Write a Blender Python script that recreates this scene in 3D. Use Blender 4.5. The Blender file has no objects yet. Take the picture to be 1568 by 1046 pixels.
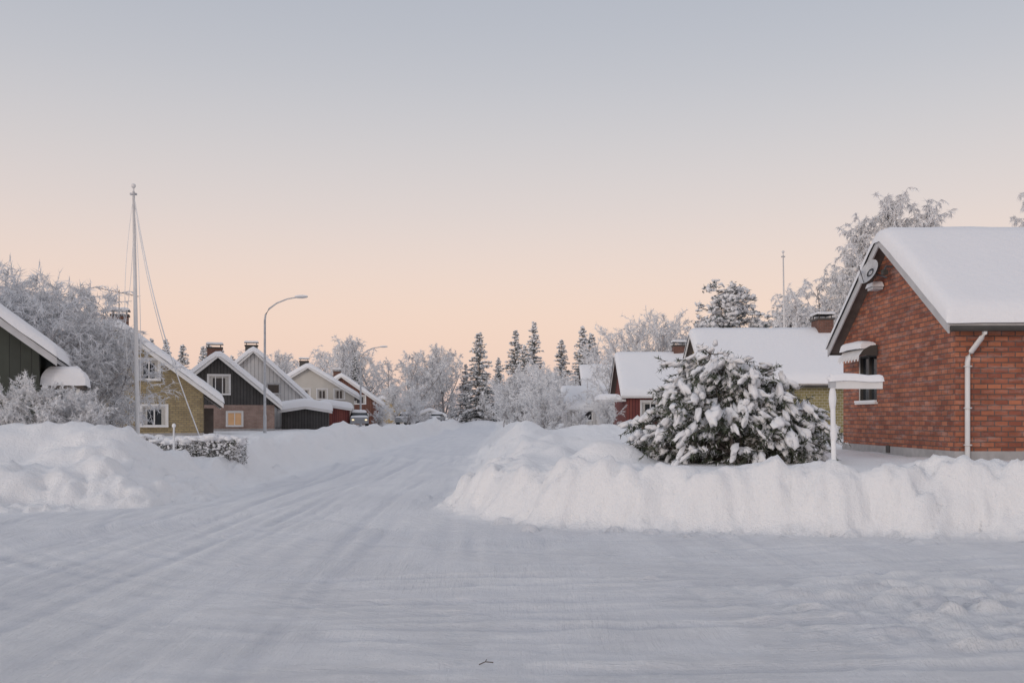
import bpy, bmesh, math, random
import numpy as np
from mathutils import Vector, Matrix
random.seed(5); np.random.seed(5)
scene=bpy.context.scene
scene.view_settings.view_transform='Standard'
scene.view_settings.look='None'
scene.view_settings.exposure=0

# ---------------------------------------------------------------- materials
def newmat(name):
    m=bpy.data.materials.new(name); m.use_nodes=True
    nt=m.node_tree; b=nt.nodes['Principled BSDF']
    return m,nt,b
def N(nt,t,**k):
    n=nt.nodes.new(t)
    for a,v in k.items():
        if a in n.inputs.keys(): n.inputs[a].default_value=v
        else: setattr(n,a,v)
    return n
def plain(name,c,rough=.7,var=.15,scale=3.,bump=.0,metal=0,emit=None):
    m,nt,b=newmat(name)
    tc=N(nt,'ShaderNodeTexCoord'); no=N(nt,'ShaderNodeTexNoise'); no.inputs['Scale'].default_value=scale; no.inputs['Detail'].default_value=6
    nt.links.new(tc.outputs['Object'],no.inputs['Vector'])
    r=N(nt,'ShaderNodeValToRGB')
    r.color_ramp.elements[0].position=.3; r.color_ramp.elements[1].position=.7
    r.color_ramp.elements[0].color=(*[x*(1-var) for x in c],1); r.color_ramp.elements[1].color=(*[min(1,x*(1+var)) for x in c],1)
    nt.links.new(no.outputs['Fac'],r.inputs['Fac']); nt.links.new(r.outputs['Color'],b.inputs['Base Color'])
    b.inputs['Roughness'].default_value=rough; b.inputs['Metallic'].default_value=metal
    if bump:
        bp=N(nt,'ShaderNodeBump'); bp.inputs['Distance'].default_value=bump
        nt.links.new(no.outputs['Fac'],bp.inputs['Height']); nt.links.new(bp.outputs['Normal'],b.inputs['Normal'])
    if emit:
        b.inputs['Emission Color'].default_value=(*emit[0],1); b.inputs['Emission Strength'].default_value=emit[1]
    return m
def brickmat(name,c1,c2,mortar,bw=.25,rh=.085,ms=.010,offset=.5,rough=.85,dirt=.35,snowdust=.0):
    m,nt,b=newmat(name)
    tc=N(nt,'ShaderNodeTexCoord'); br=N(nt,'ShaderNodeTexBrick')
    br.offset=offset
    br.inputs['Scale'].default_value=1; br.inputs['Brick Width'].default_value=bw; br.inputs['Row Height'].default_value=rh
    br.inputs['Mortar Size'].default_value=ms; br.inputs['Mortar Smooth'].default_value=.3
    br.inputs['Color1'].default_value=(*c1,1); br.inputs['Color2'].default_value=(*c2,1); br.inputs['Mortar'].default_value=(*mortar,1)
    nt.links.new(tc.outputs['UV'],br.inputs['Vector'])
    no=N(nt,'ShaderNodeTexNoise'); no.inputs['Scale'].default_value=1.3; no.inputs['Detail'].default_value=8; no.inputs['Roughness'].default_value=.7
    nt.links.new(tc.outputs['UV'],no.inputs['Vector'])
    mr=N(nt,'ShaderNodeMapRange'); mr.inputs['From Min'].default_value=.3; mr.inputs['From Max'].default_value=.7; mr.inputs['To Min'].default_value=1-dirt; mr.inputs['To Max'].default_value=1+dirt*.4
    nt.links.new(no.outputs['Fac'],mr.inputs['Value'])
    mx=N(nt,'ShaderNodeVectorMath'); mx.operation='SCALE'
    nt.links.new(br.outputs['Color'],mx.inputs[0]); nt.links.new(mr.outputs['Result'],mx.inputs['Scale'])
    col=mx.outputs[0]
    if snowdust>0:
        n2=N(nt,'ShaderNodeTexNoise'); n2.inputs['Scale'].default_value=1.0; n2.inputs['Detail'].default_value=10; n2.inputs['Roughness'].default_value=.8
        mp=N(nt,'ShaderNodeMapping'); mp.inputs['Scale'].default_value=(1.1,6.,1)
        nt.links.new(tc.outputs['UV'],mp.inputs['Vector']); nt.links.new(mp.outputs['Vector'],n2.inputs['Vector'])
        m2=N(nt,'ShaderNodeMapRange'); m2.inputs['From Min'].default_value=.50; m2.inputs['From Max'].default_value=.75; m2.inputs['To Min'].default_value=0; m2.inputs['To Max'].default_value=snowdust
        nt.links.new(n2.outputs['Fac'],m2.inputs['Value'])
        mc=N(nt,'ShaderNodeMix'); mc.data_type='RGBA'
        nt.links.new(m2.outputs['Result'],mc.inputs[0]); nt.links.new(col,mc.inputs[6]); mc.inputs[7].default_value=(.62,.56,.54,1); col=mc.outputs[2]
    nt.links.new(col,b.inputs['Base Color'])
    b.inputs['Roughness'].default_value=rough
    bp=N(nt,'ShaderNodeBump'); bp.inputs['Distance'].default_value=.012; bp.invert=True
    nt.links.new(br.outputs['Fac'],bp.inputs['Height']); nt.links.new(bp.outputs['Normal'],b.inputs['Normal'])
    return m
def snowmat(name,c=(.82,.825,.85),s=6,dist=.03):
    m,nt,b=newmat(name)
    tc=N(nt,'ShaderNodeTexCoord')
    n1=N(nt,'ShaderNodeTexNoise'); n1.inputs['Scale'].default_value=s; n1.inputs['Detail'].default_value=8; n1.inputs['Roughness'].default_value=.6
    nt.links.new(tc.outputs['Object'],n1.inputs['Vector'])
    bp=N(nt,'ShaderNodeBump'); bp.inputs['Distance'].default_value=dist; bp.inputs['Strength'].default_value=.7
    nt.links.new(n1.outputs['Fac'],bp.inputs['Height']); nt.links.new(bp.outputs['Normal'],b.inputs['Normal'])
    b.inputs['Base Color'].default_value=(*c,1); b.inputs['Roughness'].default_value=.65
    b.inputs['Specular IOR Level'].default_value=.25
    return m
M={}
M['snow']=snowmat('roof_snow_mat',(.86,.865,.885))
M['clump']=snowmat('clump_snow_mat',(.82,.82,.835),12,.02)
M['frost']=plain('frost_mat',(.72,.72,.735),.8,.12,1.5)
M['frostw']=plain('frost_twig_mat',(.86,.86,.865),.8,.06,1.5)
M['barkf']=plain('frosty_bark_mat',(.34,.32,.32),.9,.3,8)
M['bark']=plain('bark_mat',(.15,.13,.12),.9,.3,8)
M['needle']=plain('needle_mat',(.070,.085,.055),.8,.4,4)
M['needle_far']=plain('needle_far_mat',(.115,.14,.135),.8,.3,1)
M['red_brick']=brickmat('red_brick_mat',(.50,.18,.095),(.26,.08,.05),(.15,.10,.085),.30,.115,.013,.5,.85,.35,.45)
M['chim_brick']=brickmat('chimney_brick_mat',(.22,.10,.07),(.15,.07,.05),(.2,.17,.16),.26,.09,.008)
M['yellow_brick']=brickmat('yellow_brick_mat',(.42,.33,.18),(.31,.24,.135),(.22,.19,.14),.26,.11,.012,.5,.85,.3,.15)
M['olive_brick']=brickmat('olive_brick_mat',(.34,.29,.13),(.26,.22,.10),(.50,.46,.36),.26,.14,.016,.5,.85,.25)
M['pink_brick']=brickmat('pink_brick_mat',(.42,.29,.24),(.34,.22,.18),(.40,.35,.32),.26,.09,.01)
M['dark_board']=brickmat('dark_board_mat',(.085,.08,.078),(.06,.056,.055),(.02,.02,.02),.22,30,.02,0,.8,.3)
M['white_board']=brickmat('white_board_mat',(.66,.65,.64),(.60,.59,.58),(.34,.33,.33),.3,30,.02,0,.7,.08)
M['red_board']=brickmat('red_board_mat',(.24,.07,.055),(.19,.05,.045),(.08,.02,.02),.2,30,.02,0,.8,.25)
M['brown_board']=brickmat('brown_board_mat',(.22,.10,.07),(.17,.075,.055),(.06,.03,.02),.2,30,.02,0,.8,.25)
M['cream']=plain('cream_render_mat',(.56,.53,.48),.9,.06,1)
M['yellow_wall']=plain('yellow_wall_mat',(.5,.38,.2),.9,.06,1)
M['green_wall']=brickmat('green_wall_mat',(.055,.062,.05),(.045,.05,.042),(.03,.033,.028),.3,30,.012,0,.8,.2)
M['white']=plain('white_paint_mat',(.74,.73,.72),.5,.05,3)
M['grey_trim']=plain('grey_trim_mat',(.50,.50,.51),.6,.1,3)
M['dark_trim']=plain('dark_trim_mat',(.06,.055,.05),.6,.2,3)
M['soffit']=plain('soffit_mat',(.12,.10,.09),.8,.2,3)
M['plinth']=plain('plinth_mat',(.38,.37,.37),.9,.15,4,.01)
M['metal']=plain('frosted_metal_mat',(.50,.51,.53),.55,.15,6)
M['darkmetal']=plain('dark_metal_mat',(.10,.10,.11),.5,.2,6)
M['glass']=plain('glass_mat',(.03,.035,.04),.08,.3,1)
M['litglass']=plain('lit_window_mat',(.22,.16,.10),.3,.3,2,emit=((1,.55,.28),.22))
M['curtain']=plain('curtain_mat',(.5,.48,.45),.9,.1,8)
M['rubber']=plain('rubber_mat',(.03,.03,.03),.8,.2,8)
M['carpaint']=plain('car_paint_mat',(.30,.31,.33),.3,.1,2)
M['lamp']=plain('headlight_mat',(.8,.7,.5),.3,.05,2,emit=((1,.75,.45),1.2))

# ---------------------------------------------------------------- mesh builder
class MB:
    def __init__(s): s.v=[]; s.f=[]; s.m=[]; s.uv=[]; s.mats=[]
    def mi(s,mat):
        if mat not in s.mats: s.mats.append(mat)
        return s.mats.index(mat)
    def poly(s,pts,mat,uv=None):
        i=len(s.v); s.v+= [tuple(p) for p in pts]; s.f.append(tuple(range(i,i+len(pts)))); s.m.append(s.mi(mat))
        s.uv.append(uv if uv else [(p[0]+p[1],p[2]) for p in pts])
    def mesh(s,vs,fs,mat):
        i=len(s.v); s.v+=[tuple(p) for p in vs]; k=s.mi(mat)
        for f in fs:
            s.f.append(tuple(i+a for a in f)); s.m.append(k); s.uv.append([(vs[a][0]+vs[a][1],vs[a][2]) for a in f])
    def box(s,a,b,mat):
        x0,y0,z0=a; x1,y1,z1=b
        vs=[(x0,y0,z0),(x1,y0,z0),(x1,y1,z0),(x0,y1,z0),(x0,y0,z1),(x1,y0,z1),(x1,y1,z1),(x0,y1,z1)]
        s.mesh(vs,[(0,3,2,1),(4,5,6,7),(0,1,5,4),(1,2,6,5),(2,3,7,6),(3,0,4,7)],mat)
    def tube(s,path,rads,mat,n=8,cap=True):
        path=[Vector(p) for p in path]
        if not hasattr(rads,'__len__'): rads=[rads]*len(path)
        vs=[];fs=[]
        for i,p in enumerate(path):
            d=(path[min(i+1,len(path)-1)]-path[max(i-1,0)])
            if d.length<1e-6: d=Vector((0,0,1))
            d.normalize(); a=d.cross(Vector((0,0,1)) if abs(d.z)<.9 else Vector((1,0,0))).normalized(); b=d.cross(a)
            for k in range(n):
                t=2*math.pi*k/n; vs.append(p+(a*math.cos(t)+b*math.sin(t))*rads[i])
        for i in range(len(path)-1):
            for k in range(n):
                fs.append((i*n+k,i*n+(k+1)%n,(i+1)*n+(k+1)%n,(i+1)*n+k))
        if cap: fs.append(tuple(range(n))); fs.append(tuple((len(path)-1)*n+k for k in range(n))[::-1])
        s.mesh(vs,fs,mat)
    def build(s,name,parent=None,smooth=False,link=True):
        me=bpy.data.meshes.new(name); me.from_pydata([tuple(v) for v in s.v],[],s.f)
        for m in s.mats: me.materials.append(M[m] if isinstance(m,str) else m)
        me.polygons.foreach_set('material_index',s.m)
        uvl=me.uv_layers.new(name='UVMap')
        flat=[c for u in s.uv for p in u for c in p]
        uvl.data.foreach_set('uv',flat)
        if smooth: me.polygons.foreach_set('use_smooth',[True]*len(s.f))
        me.update()
        if not link: return me
        o=bpy.data.objects.new(name,me); scene.collection.objects.link(o)
        if parent: o.parent=parent
        return o
def empty(name,loc=(0,0,0),rot=0,scale=1):
    e=bpy.data.objects.new(name,None); scene.collection.objects.link(e)
    e.location=loc; e.rotation_euler=(0,0,rot); e.scale=(scale,)*3; e.empty_display_size=.3
    return e

# ---------------------------------------------------------------- noise
def h2(ix,iy,s):
    n=(ix.astype(np.int64)*374761393+iy.astype(np.int64)*668265263+s*1442695041)&0xffffffff
    n=((n^(n>>13))*1274126177)&0xffffffff
    n=n^(n>>16)
    return (n&0xffffff)/float(0xffffff)
def vn(x,y,s=0):
    ix=np.floor(x);iy=np.floor(y);fx=x-ix;fy=y-iy
    fx=fx*fx*fx*(fx*(fx*6-15)+10);fy=fy*fy*fy*(fy*(fy*6-15)+10)
    a=h2(ix,iy,s);b=h2(ix+1,iy,s);c=h2(ix,iy+1,s);d=h2(ix+1,iy+1,s)
    return (a*(1-fx)+b*fx)*(1-fy)+(c*(1-fx)+d*fx)*fy-.5
def fbm(x,y,s=0,o=4):
    r=0;a=1
    for i in range(o):
        r=r+a*vn(x*(2**i)+17.3*i,y*(2**i)-9.1*i,s+i); a*=.5
    return r
def sst(a,b,x):
    t=np.clip((x-a)/(b-a),0,1); return t*t*(3-2*t)

# ---------------------------------------------------------------- ground
def axis(lo,hi,step,g,mn,mx):
    a=list(np.arange(lo,hi,step)); s=step; v=a[-1]
    while v<mx: s=min(s*g,60); v+=s; a.append(v)
    s=step; v=a[0]; pre=[]
    while v>mn: s=min(s*g,60); v-=s; pre.append(v)
    return np.array(pre[::-1]+a)
def depths(x,y):
    wob=.40*vn(x*.5,y*.5,40)+.30*vn(x*1.7,y*1.7,41)+.10*vn(x*5,y*5,42)
    XR=np.interp(y,[0,25,43,170,400],[-1.4,-1.3,-1.8,-2.7,-4])
    XL=np.interp(y,[0,22,50,130,400],[-6.4,-6.2,-6.5,-8.2,-11])
    a=x-XR+wob; b=y-(14.9-.13*np.clip(x,-2,14))+wob; R=4.
    qa=R-a;qb=R-b
    dR=np.where((qa>0)&(qb>0),R-np.hypot(qa,qb),np.minimum(a,b))
    a=XL-x+wob; b=y-(18.4+.35*(np.clip(x,-14,-6)+6.5))+wob; R=2.5
    qa=R-a;qb=R-b
    dL=np.where((qa>0)&(qb>0),R-np.hypot(qa,qb),np.minimum(a,b))
    return dR,dL
GA=[(-10.2,22.3,.90,1.5,1.4),(-12.4,21.6,.80,1.5,1.6),(-15.5,21,.8,2.2,2),(-8.9,22.2,.42,.8,1.1),(-7.9,23,.16,.7,.8),(-11.4,20.1,.22,.7,.5),(-9.2,20.6,.20,.6,.5),(-7.6,21.2,.18,.6,.6),
    (3.9,45,.62,2.6,5),(.9,40,.36,1.2,3),(-.3,55,.45,1.4,5),(8,38,.25,3,4),(1.4,29,.26,1.,2.0),(.1,33,.26,.8,1.5),(-7.4,30,.12,1.2,3),(2.6,35,.3,1.2,2),
    (-7.6,46,.20,1.3,4),(-5.,168,1.3,5,6),(-9,120,.5,2,6),(2,80,.3,3,8),(1.75,20.3,.42,.5,.35),(2.4,20.5,.30,.4,.4),(.4,23.0,.28,.7,.9),(1.0,21.3,.24,.4,.5),(6,33,.25,2.5,3),(1.9,24.5,.22,.7,.8),(.2,26.5,.26,.6,1.0),(2.4,27,.2,.8,1.2),
    (-4.9,40,.16,.5,1.5),(-5.4,52,.2,.6,3),(-5.8,34,.14,.5,1.2)]
TR=np.random.RandomState(77)
TRACKS=[(TR.uniform(-5.5,-1.9),TR.uniform(-.05,.05),TR.uniform(0,6),TR.uniform(.4,1)) for i in range(11)]
ARCS=[(TR.uniform(5.2,12.5),TR.uniform(-1.2,1.2),TR.uniform(0,6),TR.uniform(.3,.8)) for i in range(5)]
CROSS=[(TR.uniform(7,12.6),TR.uniform(.0,.22),TR.uniform(0,6),TR.uniform(.4,1)) for i in range(7)]
def groove(d,dep,wd=.10):
    return dep*(-np.exp(-(d/wd)**4)+.5*np.exp(-((np.abs(d)-wd*1.5)/(wd*.4))**2))
def height(x,y,full=False):
    dR,dL=depths(x,y)
    far=np.hypot(x,y)
    bankR=.86+.20*sst(26,38,y)*(1-sst(3,7,x))+.25*vn(x*.35,y*.3,3)*sst(19,24,y)+.10*vn(x*.9,y*.9,6)
    bankL=.66+.46*sst(26,31,y)+.30*vn(x*.3,y*.25,4)*sst(24,30,y)
    platR=.78+0*x; platL=.55+.25*sst(30,44,y)
    wR=.80+1.2*sst(17,23,y)*(1-sst(1.5,3.5,x)); wL=2.0-.6*sst(22,32,y)
    zR=platR*sst(0,1,dR/wR)+(bankR-platR)*np.exp(-((dR-wR-.25)/.7)**2)
    zL=platL*sst(0,1,dL/wL)+(bankL-platL)*np.exp(-((dL-wL-.1)/.9)**2)
    z=np.where(dR>0,zR,0)+np.where(dL>0,zL,0)
    z=np.maximum(z,.8*sst(175,185,y))
    for (cx,cy,hh,sx,sy) in GA:
        z=z+hh*np.exp(-((x-cx)/sx)**2-((y-cy)/sy)**2)
    d=np.maximum(dR,dL)
    band=sst(-.1,.5,d)*(1-.9*sst(1.3,2.2,d))
    bil=.5-np.abs(fbm(x*1.9,y*1.9,17,2))*2.2
    z=z+band*(.12*fbm(x*1.1,y*1.1,7,3)+.11*bil+.07*fbm(x*3.6,y*3.6,8,3))
    bl=sst(0,1.5,dL)*(1-sst(4.5,7,dL))*(1-sst(30,40,y))
    z=z+bl*(.18*fbm(x*1.0,y*1.0,19,4)+.10*(.4-np.abs(fbm(x*1.8,y*1.8,18,2))*2)+.05*fbm(x*3.5,y*3.5,16,3))
    band2=sst(3,6,y-17)*sst(0,1,d)*(1-sst(6,14,d))*(1-sst(3,5,x)*(1-sst(27,33,y)))
    z=z+band2*(.20*fbm(x*.6,y*.45,14,4)+.08*(.4-np.abs(fbm(x*1.3,y*1.1,15,2))*2))
    z=z+.03*sst(.5,2,d)*fbm(x*.5,y*.5,12,3)
    road=1-sst(-.35,.15,d)
    r=np.hypot(x-1.5,y-19.2); th=np.arctan2(y-19.2,x-1.5)
    arc=fbm(r*5.2,th*2.6,20,3)
    st=fbm(x*5.4+.15*y,y*.30,21,3)
    cr=fbm(x*.35+y*.1,y*4.6-x*.8,22,3)
    mk=sst(-3,0,x+.6*fbm(x*.4,y*.4,30,2)*4); mf=1-sst(9,13,y)
    streak=.022*st*(1-mk*mf)+.016*arc*sst(5,8,r)*(1-sst(11,16,r))*sst(-.2,.3,fbm(x*.3,y*.3,35,2))+.022*cr*mk*mf
    tr=0*x
    for (x0,s_,ph,dp) in TRACKS:
        w_=sst(-.15,.25,fbm(x*.3,y*.12,int(ph*100),2)+.1)*(1-sst(30,60,y))
        for o_ in (-.72,.72): tr=tr+w_*groove(x-(x0+s_*(y-10)+.18*np.sin(y*.22+ph)+o_),.019*dp)
    for (r0,e_,ph,dp) in ARCS:
        w_=sst(-.15,.25,fbm(th*2,r*.3,int(ph*100)+7,2)+.05)*(y<19.2)*(1-sst(12.5,14.5,r))
        for o_ in (-.72,.72): tr=tr+w_*groove(r-(r0+e_*np.sin(th*1.5+ph)+o_),.016*dp)
    for (y0,s_,ph,dp) in CROSS:
        w_=sst(-.1,.25,fbm(x*.2,y*.4,int(ph*100)+9,2))*sst(-4,0,x)
        for o_ in (-.7,.7): tr=tr+w_*groove(y-(y0+s_*x+.12*np.sin(x*.3+ph)+o_),.020*dp)
    tr=tr*(1+.5*vn(x*7,y*7,91))
    rough=sst(0,4,x)*(1-sst(9,12,y))*sst(-.3,.15,fbm(x*.6,y*.6,50,2)+.15)
    rr_=rough*.17*np.abs(fbm(x*2.6,y*4.2,31,4))+.018*fbm(x*3,y*3,32,3)+.014*fbm(x*9,y*9,36,2)*sst(-.1,.4,fbm(x*.5,y*.5,37,2))+.02*fbm(x*.4,y*.4,33,2)
    z=z+road*(streak+tr+rr_)
    z=z+2.5*sst(260,700,far)
    if full:
        pk=np.clip(.55+road*(streak*13+tr*22+rough*.9*fbm(x*2.6,y*4.2,31,3)+.25*fbm(x*.5,y*.5,38,3)),0,1)  # ruts darker, crests lighter: packed-snow tone plus groove shading put into colour
        return z,d,pk,road
    return z,d
def ground_z(x,y):
    z,d=height(np.array([float(x)]),np.array([float(y)])); return float(z[0])
xs=axis(-9,8,.06,1.065,-1500,1500); ys=axis(5.3,17.5,.055,1.027,-40,1500)
X,Y=np.meshgrid(xs,ys)
Z,D,PK,RD=height(X,Y,True); Z0=Z.copy()
rng=np.random.RandomState(11)
def chunk(cx,cy,rr,k):
    i0,i1=np.searchsorted(xs,[cx-rr,cx+rr]); j0,j1=np.searchsorted(ys,[cy-rr,cy+rr])
    if i1<=i0 or j1<=j0: return
    sx=X[j0:j1,i0:i1]-cx; sy=Y[j0:j1,i0:i1]-cy
    q=np.clip(1-(sx*sx+sy*sy)/(rr*rr)+.9*vn(sx*2.2/rr+cx*9,sy*2.2/rr+cy*9,3),0,1)
    add=k*rr*np.sqrt(q)*sst(0,.25,q)
    Z[j0:j1,i0:i1]=np.maximum(Z[j0:j1,i0:i1],Z0[j0:j1,i0:i1]+add)
n=0
while n<2800:
    if rng.rand()<.62: cx=rng.uniform(-2,10.5); cy=rng.uniform(13.0,16.2 if rng.rand()<.85 else 26)
    else: cx=rng.uniform(-13,-1); cy=rng.uniform(16,23) if rng.rand()<.5 else rng.uniform(17,50)
    dr,dl=depths(np.array([cx]),np.array([cy])); d=max(dr[0],dl[0])
    lim=1.25 if dr[0]>dl[0] else 2.6
    if d<.0 or d>lim:
        if not(rng.rand()<.05 and d>-.6 and d<0): continue
    n+=1
    rr=rng.choice([.07,.12,.2,.32],p=[.34,.34,.23,.09])*rng.uniform(.7,1.2)
    if d<.40: rr=min(rr,rng.uniform(.05,.15))
    chunk(cx,cy,rr,rng.uniform(.4,.85)*(1 if d<.8 else .55))
for i in range(130):
    chunk(rng.uniform(-6,6),rng.uniform(6.5,16),rng.uniform(.03,.08),.4)
ny,nx=X.shape
me=bpy.data.meshes.new('snow_ground')
co=np.stack([X,Y,Z],-1).reshape(-1,3).astype(np.float32)
me.vertices.add(len(co)); me.vertices.foreach_set('co',co.ravel())
idx=np.arange(ny*nx).reshape(ny,nx)
q=np.stack([idx[:-1,:-1],idx[:-1,1:],idx[1:,1:],idx[1:,:-1]],-1).reshape(-1,4)
me.loops.add(q.size); me.loops.foreach_set('vertex_index',q.ravel().astype(np.int32))
me.polygons.add(len(q)); me.polygons.foreach_set('loop_start',(np.arange(len(q))*4).astype(np.int32)); me.polygons.foreach_set('loop_total',np.full(len(q),4,np.int32))
me.update(calc_edges=True); me.polygons.foreach_set('use_smooth',np.ones(len(q),bool))
at=me.attributes.new('packed_shade','FLOAT','POINT'); at.data.foreach_set('value',PK.ravel().astype(np.float32))
at=me.attributes.new('road','FLOAT','POINT'); at.data.foreach_set('value',RD.ravel().astype(np.float32))
g=bpy.data.objects.new('snow_covered_ground',me); scene.collection.objects.link(g)
m,nt,b=newmat('ground_snow_mat')
tc=N(nt,'ShaderNodeTexCoord'); L=nt.links.new
def noise(vec,scale,detail=6,rough=.6):
    n=N(nt,'ShaderNodeTexNoise'); n.inputs['Scale'].default_value=scale; n.inputs['Detail'].default_value=detail; n.inputs['Roughness'].default_value=rough
    L(vec,n.inputs['Vector']); return n.outputs['Fac']
def mapping(vec,sc):
    n=N(nt,'ShaderNodeMapping'); n.inputs['Scale'].default_value=sc; L(vec,n.inputs['Vector']); return n.outputs['Vector']
def mth(op,a,bb):
    n=N(nt,'ShaderNodeMath'); n.operation=op
    for i,v in enumerate((a,bb)):
        if isinstance(v,(int,float)): n.inputs[i].default_value=v
        else: L(v,n.inputs[i])
    return n.outputs[0]
def attr(nm):
    n=N(nt,'ShaderNodeAttribute'); n.attribute_name=nm; return n.outputs['Fac']
obj=tc.outputs['Object']; road_f=attr('road')
sep=N(nt,'ShaderNodeSeparateXYZ'); L(obj,sep.inputs[0])
dx=mth('SUBTRACT',sep.outputs[0],1.5); dy=mth('SUBTRACT',sep.outputs[1],19.2)
r_=mth('SQRT',mth('ADD',mth('MULTIPLY',dx,dx),mth('MULTIPLY',dy,dy)),0); th_=mth('ARCTAN2',dy,dx)
cb=N(nt,'ShaderNodeCombineXYZ'); L(mth('MULTIPLY',r_,9.),cb.inputs[0]); L(mth('MULTIPLY',th_,4.),cb.inputs[1])
arcn=noise(cb.outputs[0],1,8,.7)
strn=noise(mapping(obj,(9,.6,1)),1,8,.7)
mask=noise(obj,.35,3,.5)
mm=N(nt,'ShaderNodeMapRange'); L(mask,mm.inputs['Value']); mm.inputs['From Min'].default_value=.45; mm.inputs['From Max'].default_value=.55
mixn=N(nt,'ShaderNodeMix'); L(mm.outputs['Result'],mixn.inputs[0]); L(arcn,mixn.inputs[2]); L(strn,mixn.inputs[3])
hh=mth('ADD',mth('MULTIPLY',mth('MULTIPLY',mixn.outputs[0],road_f),.70),mth('ADD',mth('MULTIPLY',noise(obj,9,6,.65),.36),mth('MULTIPLY',noise(obj,40,5,.7),.14)))
bp=N(nt,'ShaderNodeBump'); bp.inputs['Distance'].default_value=.11; bp.inputs['Strength'].default_value=1.0
L(hh,bp.inputs['Height']); L(bp.outputs['Normal'],b.inputs['Normal'])
rc=N(nt,'ShaderNodeMix'); rc.data_type='RGBA'; L(road_f,rc.inputs[0]); rc.inputs[6].default_value=(.92,.92,.925,1)
cr=N(nt,'ShaderNodeValToRGB'); cr.color_ramp.elements[0].position=.25; cr.color_ramp.elements[1].position=.75
cr.color_ramp.elements[0].color=(.76,.775,.815,1); cr.color_ramp.elements[1].color=(.93,.935,.945,1)
cm=mth('ADD',mth('MULTIPLY',attr('packed_shade'),.62),mth('MULTIPLY',mixn.outputs[0],.38))  # packed-snow grey, also painting in the weak shading of ruts and streaks
L(cm,cr.inputs[0]); L(cr.outputs[0],rc.inputs[7]); L(rc.outputs[2],b.inputs['Base Color'])
b.inputs['Roughness'].default_value=.6; b.inputs['Specular IOR Level'].default_value=.25
me.materials.append(m)

# ---------------------------------------------------------------- houses
def clip(poly,a,b,c):
    out=[]
    for i in range(len(poly)):
        p=poly[i];q=poly[(i+1)%len(poly)]
        dp=a*p[0]+b*p[1]-c; dq=a*q[0]+b*q[1]-c
        if dp<=1e-9: out.append(p)
        if (dp<-1e-9 and dq>1e-9) or (dp>1e-9 and dq<-1e-9):
            t=dp/(dp-dq); out.append((p[0]+t*(q[0]-p[0]),p[1]+t*(q[1]-p[1])))
    return out
def wall(mb,outline,holes,O,U,mat,split=None,mat2=None,reveal='white'):
    O=Vector(O);U=Vector(U);Zv=Vector((0,0,1));Nn=U.cross(Zv)
    P=lambda u,v,d=0:O+U*u+Zv*v+Nn*d
    us=sorted(set([min(p[0] for p in outline),max(p[0] for p in outline)]+[h[0] for h in holes]+[h[1] for h in holes]))
    vs=sorted(set([min(p[1] for p in outline),max(p[1] for p in outline)]+[h[2] for h in holes]+[h[3] for h in holes]+([split] if split else [])))
    for i in range(len(us)-1):
        for j in range(len(vs)-1):
            cu=(us[i]+us[i+1])/2;cv=(vs[j]+vs[j+1])/2
            if any(h[0]<cu<h[1] and h[2]<cv<h[3] for h in holes): continue
            pl=clip(clip(clip(clip(list(outline),-1,0,-us[i]),1,0,us[i+1]),0,-1,-vs[j]),0,1,vs[j+1])
            if len(pl)<3: continue
            mb.poly([P(*p) for p in pl],(mat2 if split and cv<split else mat),[(p[0]+50,p[1]+50) for p in pl])
    for h in holes:
        a,b_,c,d=h[:4]; D_=-.12
        for (p,q_) in (((a,c),(b_,c)),((b_,c),(b_,d)),((b_,d),(a,d)),((a,d),(a,c))):
            mb.poly([P(*p),P(*q_),P(*q_,D_),P(*p,D_)],reveal)
def window(mb,h,O,U,nm=2,glass='glass',frame='white',curt=True,bar=False,casing=True):
    O=Vector(O);U=Vector(U);Zv=Vector((0,0,1));Nn=U.cross(Zv)
    a,b_,c,d=h
    def bx(u0,u1,v0,v1,d0,d1,mat):
        vs=[O+U*u+Zv*v+Nn*dd for dd in (d0,d1) for (u,v) in ((u0,v0),(u1,v0),(u1,v1),(u0,v1))]
        mb.mesh(vs,[(0,3,2,1),(4,5,6,7),(0,1,5,4),(1,2,6,5),(2,3,7,6),(3,0,4,7)],mat)
    bx(a,b_,c,d,-.16,-.10,glass)
    t=.06
    bx(a,b_,c,c+t,-.099,-.03,frame); bx(a,b_,d-t,d,-.099,-.03,frame)
    bx(a,a+t,c+t,d-t,-.099,-.03,frame); bx(b_-t,b_,c+t,d-t,-.099,-.03,frame)
    for k in range(1,nm):
        u=a+(b_-a)*k/nm; bx(u-.03,u+.03,c+t,d-t,-.099,-.035,frame)
    if bar: bx(a+t,b_-t,c+(d-c)*.68,c+(d-c)*.68+.04,-.098,-.04,frame)
    cw=.09
    if casing: bx(a-cw,a,c-.02,d+cw,.003,.035,frame); bx(b_,b_+cw,c-.02,d+cw,.003,.035,frame); bx(a,b_,d,d+cw,.003,.034,frame)
    bx(a-cw,b_+cw,c-.07,c-.02,.003,.09,frame if casing else 'white')
    bx(a-cw-.01,b_+cw+.01,c-.018,c+.03,.036,.1,'snow')
    if curt and glass=='glass':
        w=(b_-a)*.16
        bx(a+t,a+t+w,c+t,d-t,-.0985,-.092,'curtain'); bx(b_-t-w,b_-t,c+t,d-t,-.0985,-.092,'curtain')
        bx(a+t+w,b_-t-w,d-t-.12,d-t,-.0985,-.092,'curtain')
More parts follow.
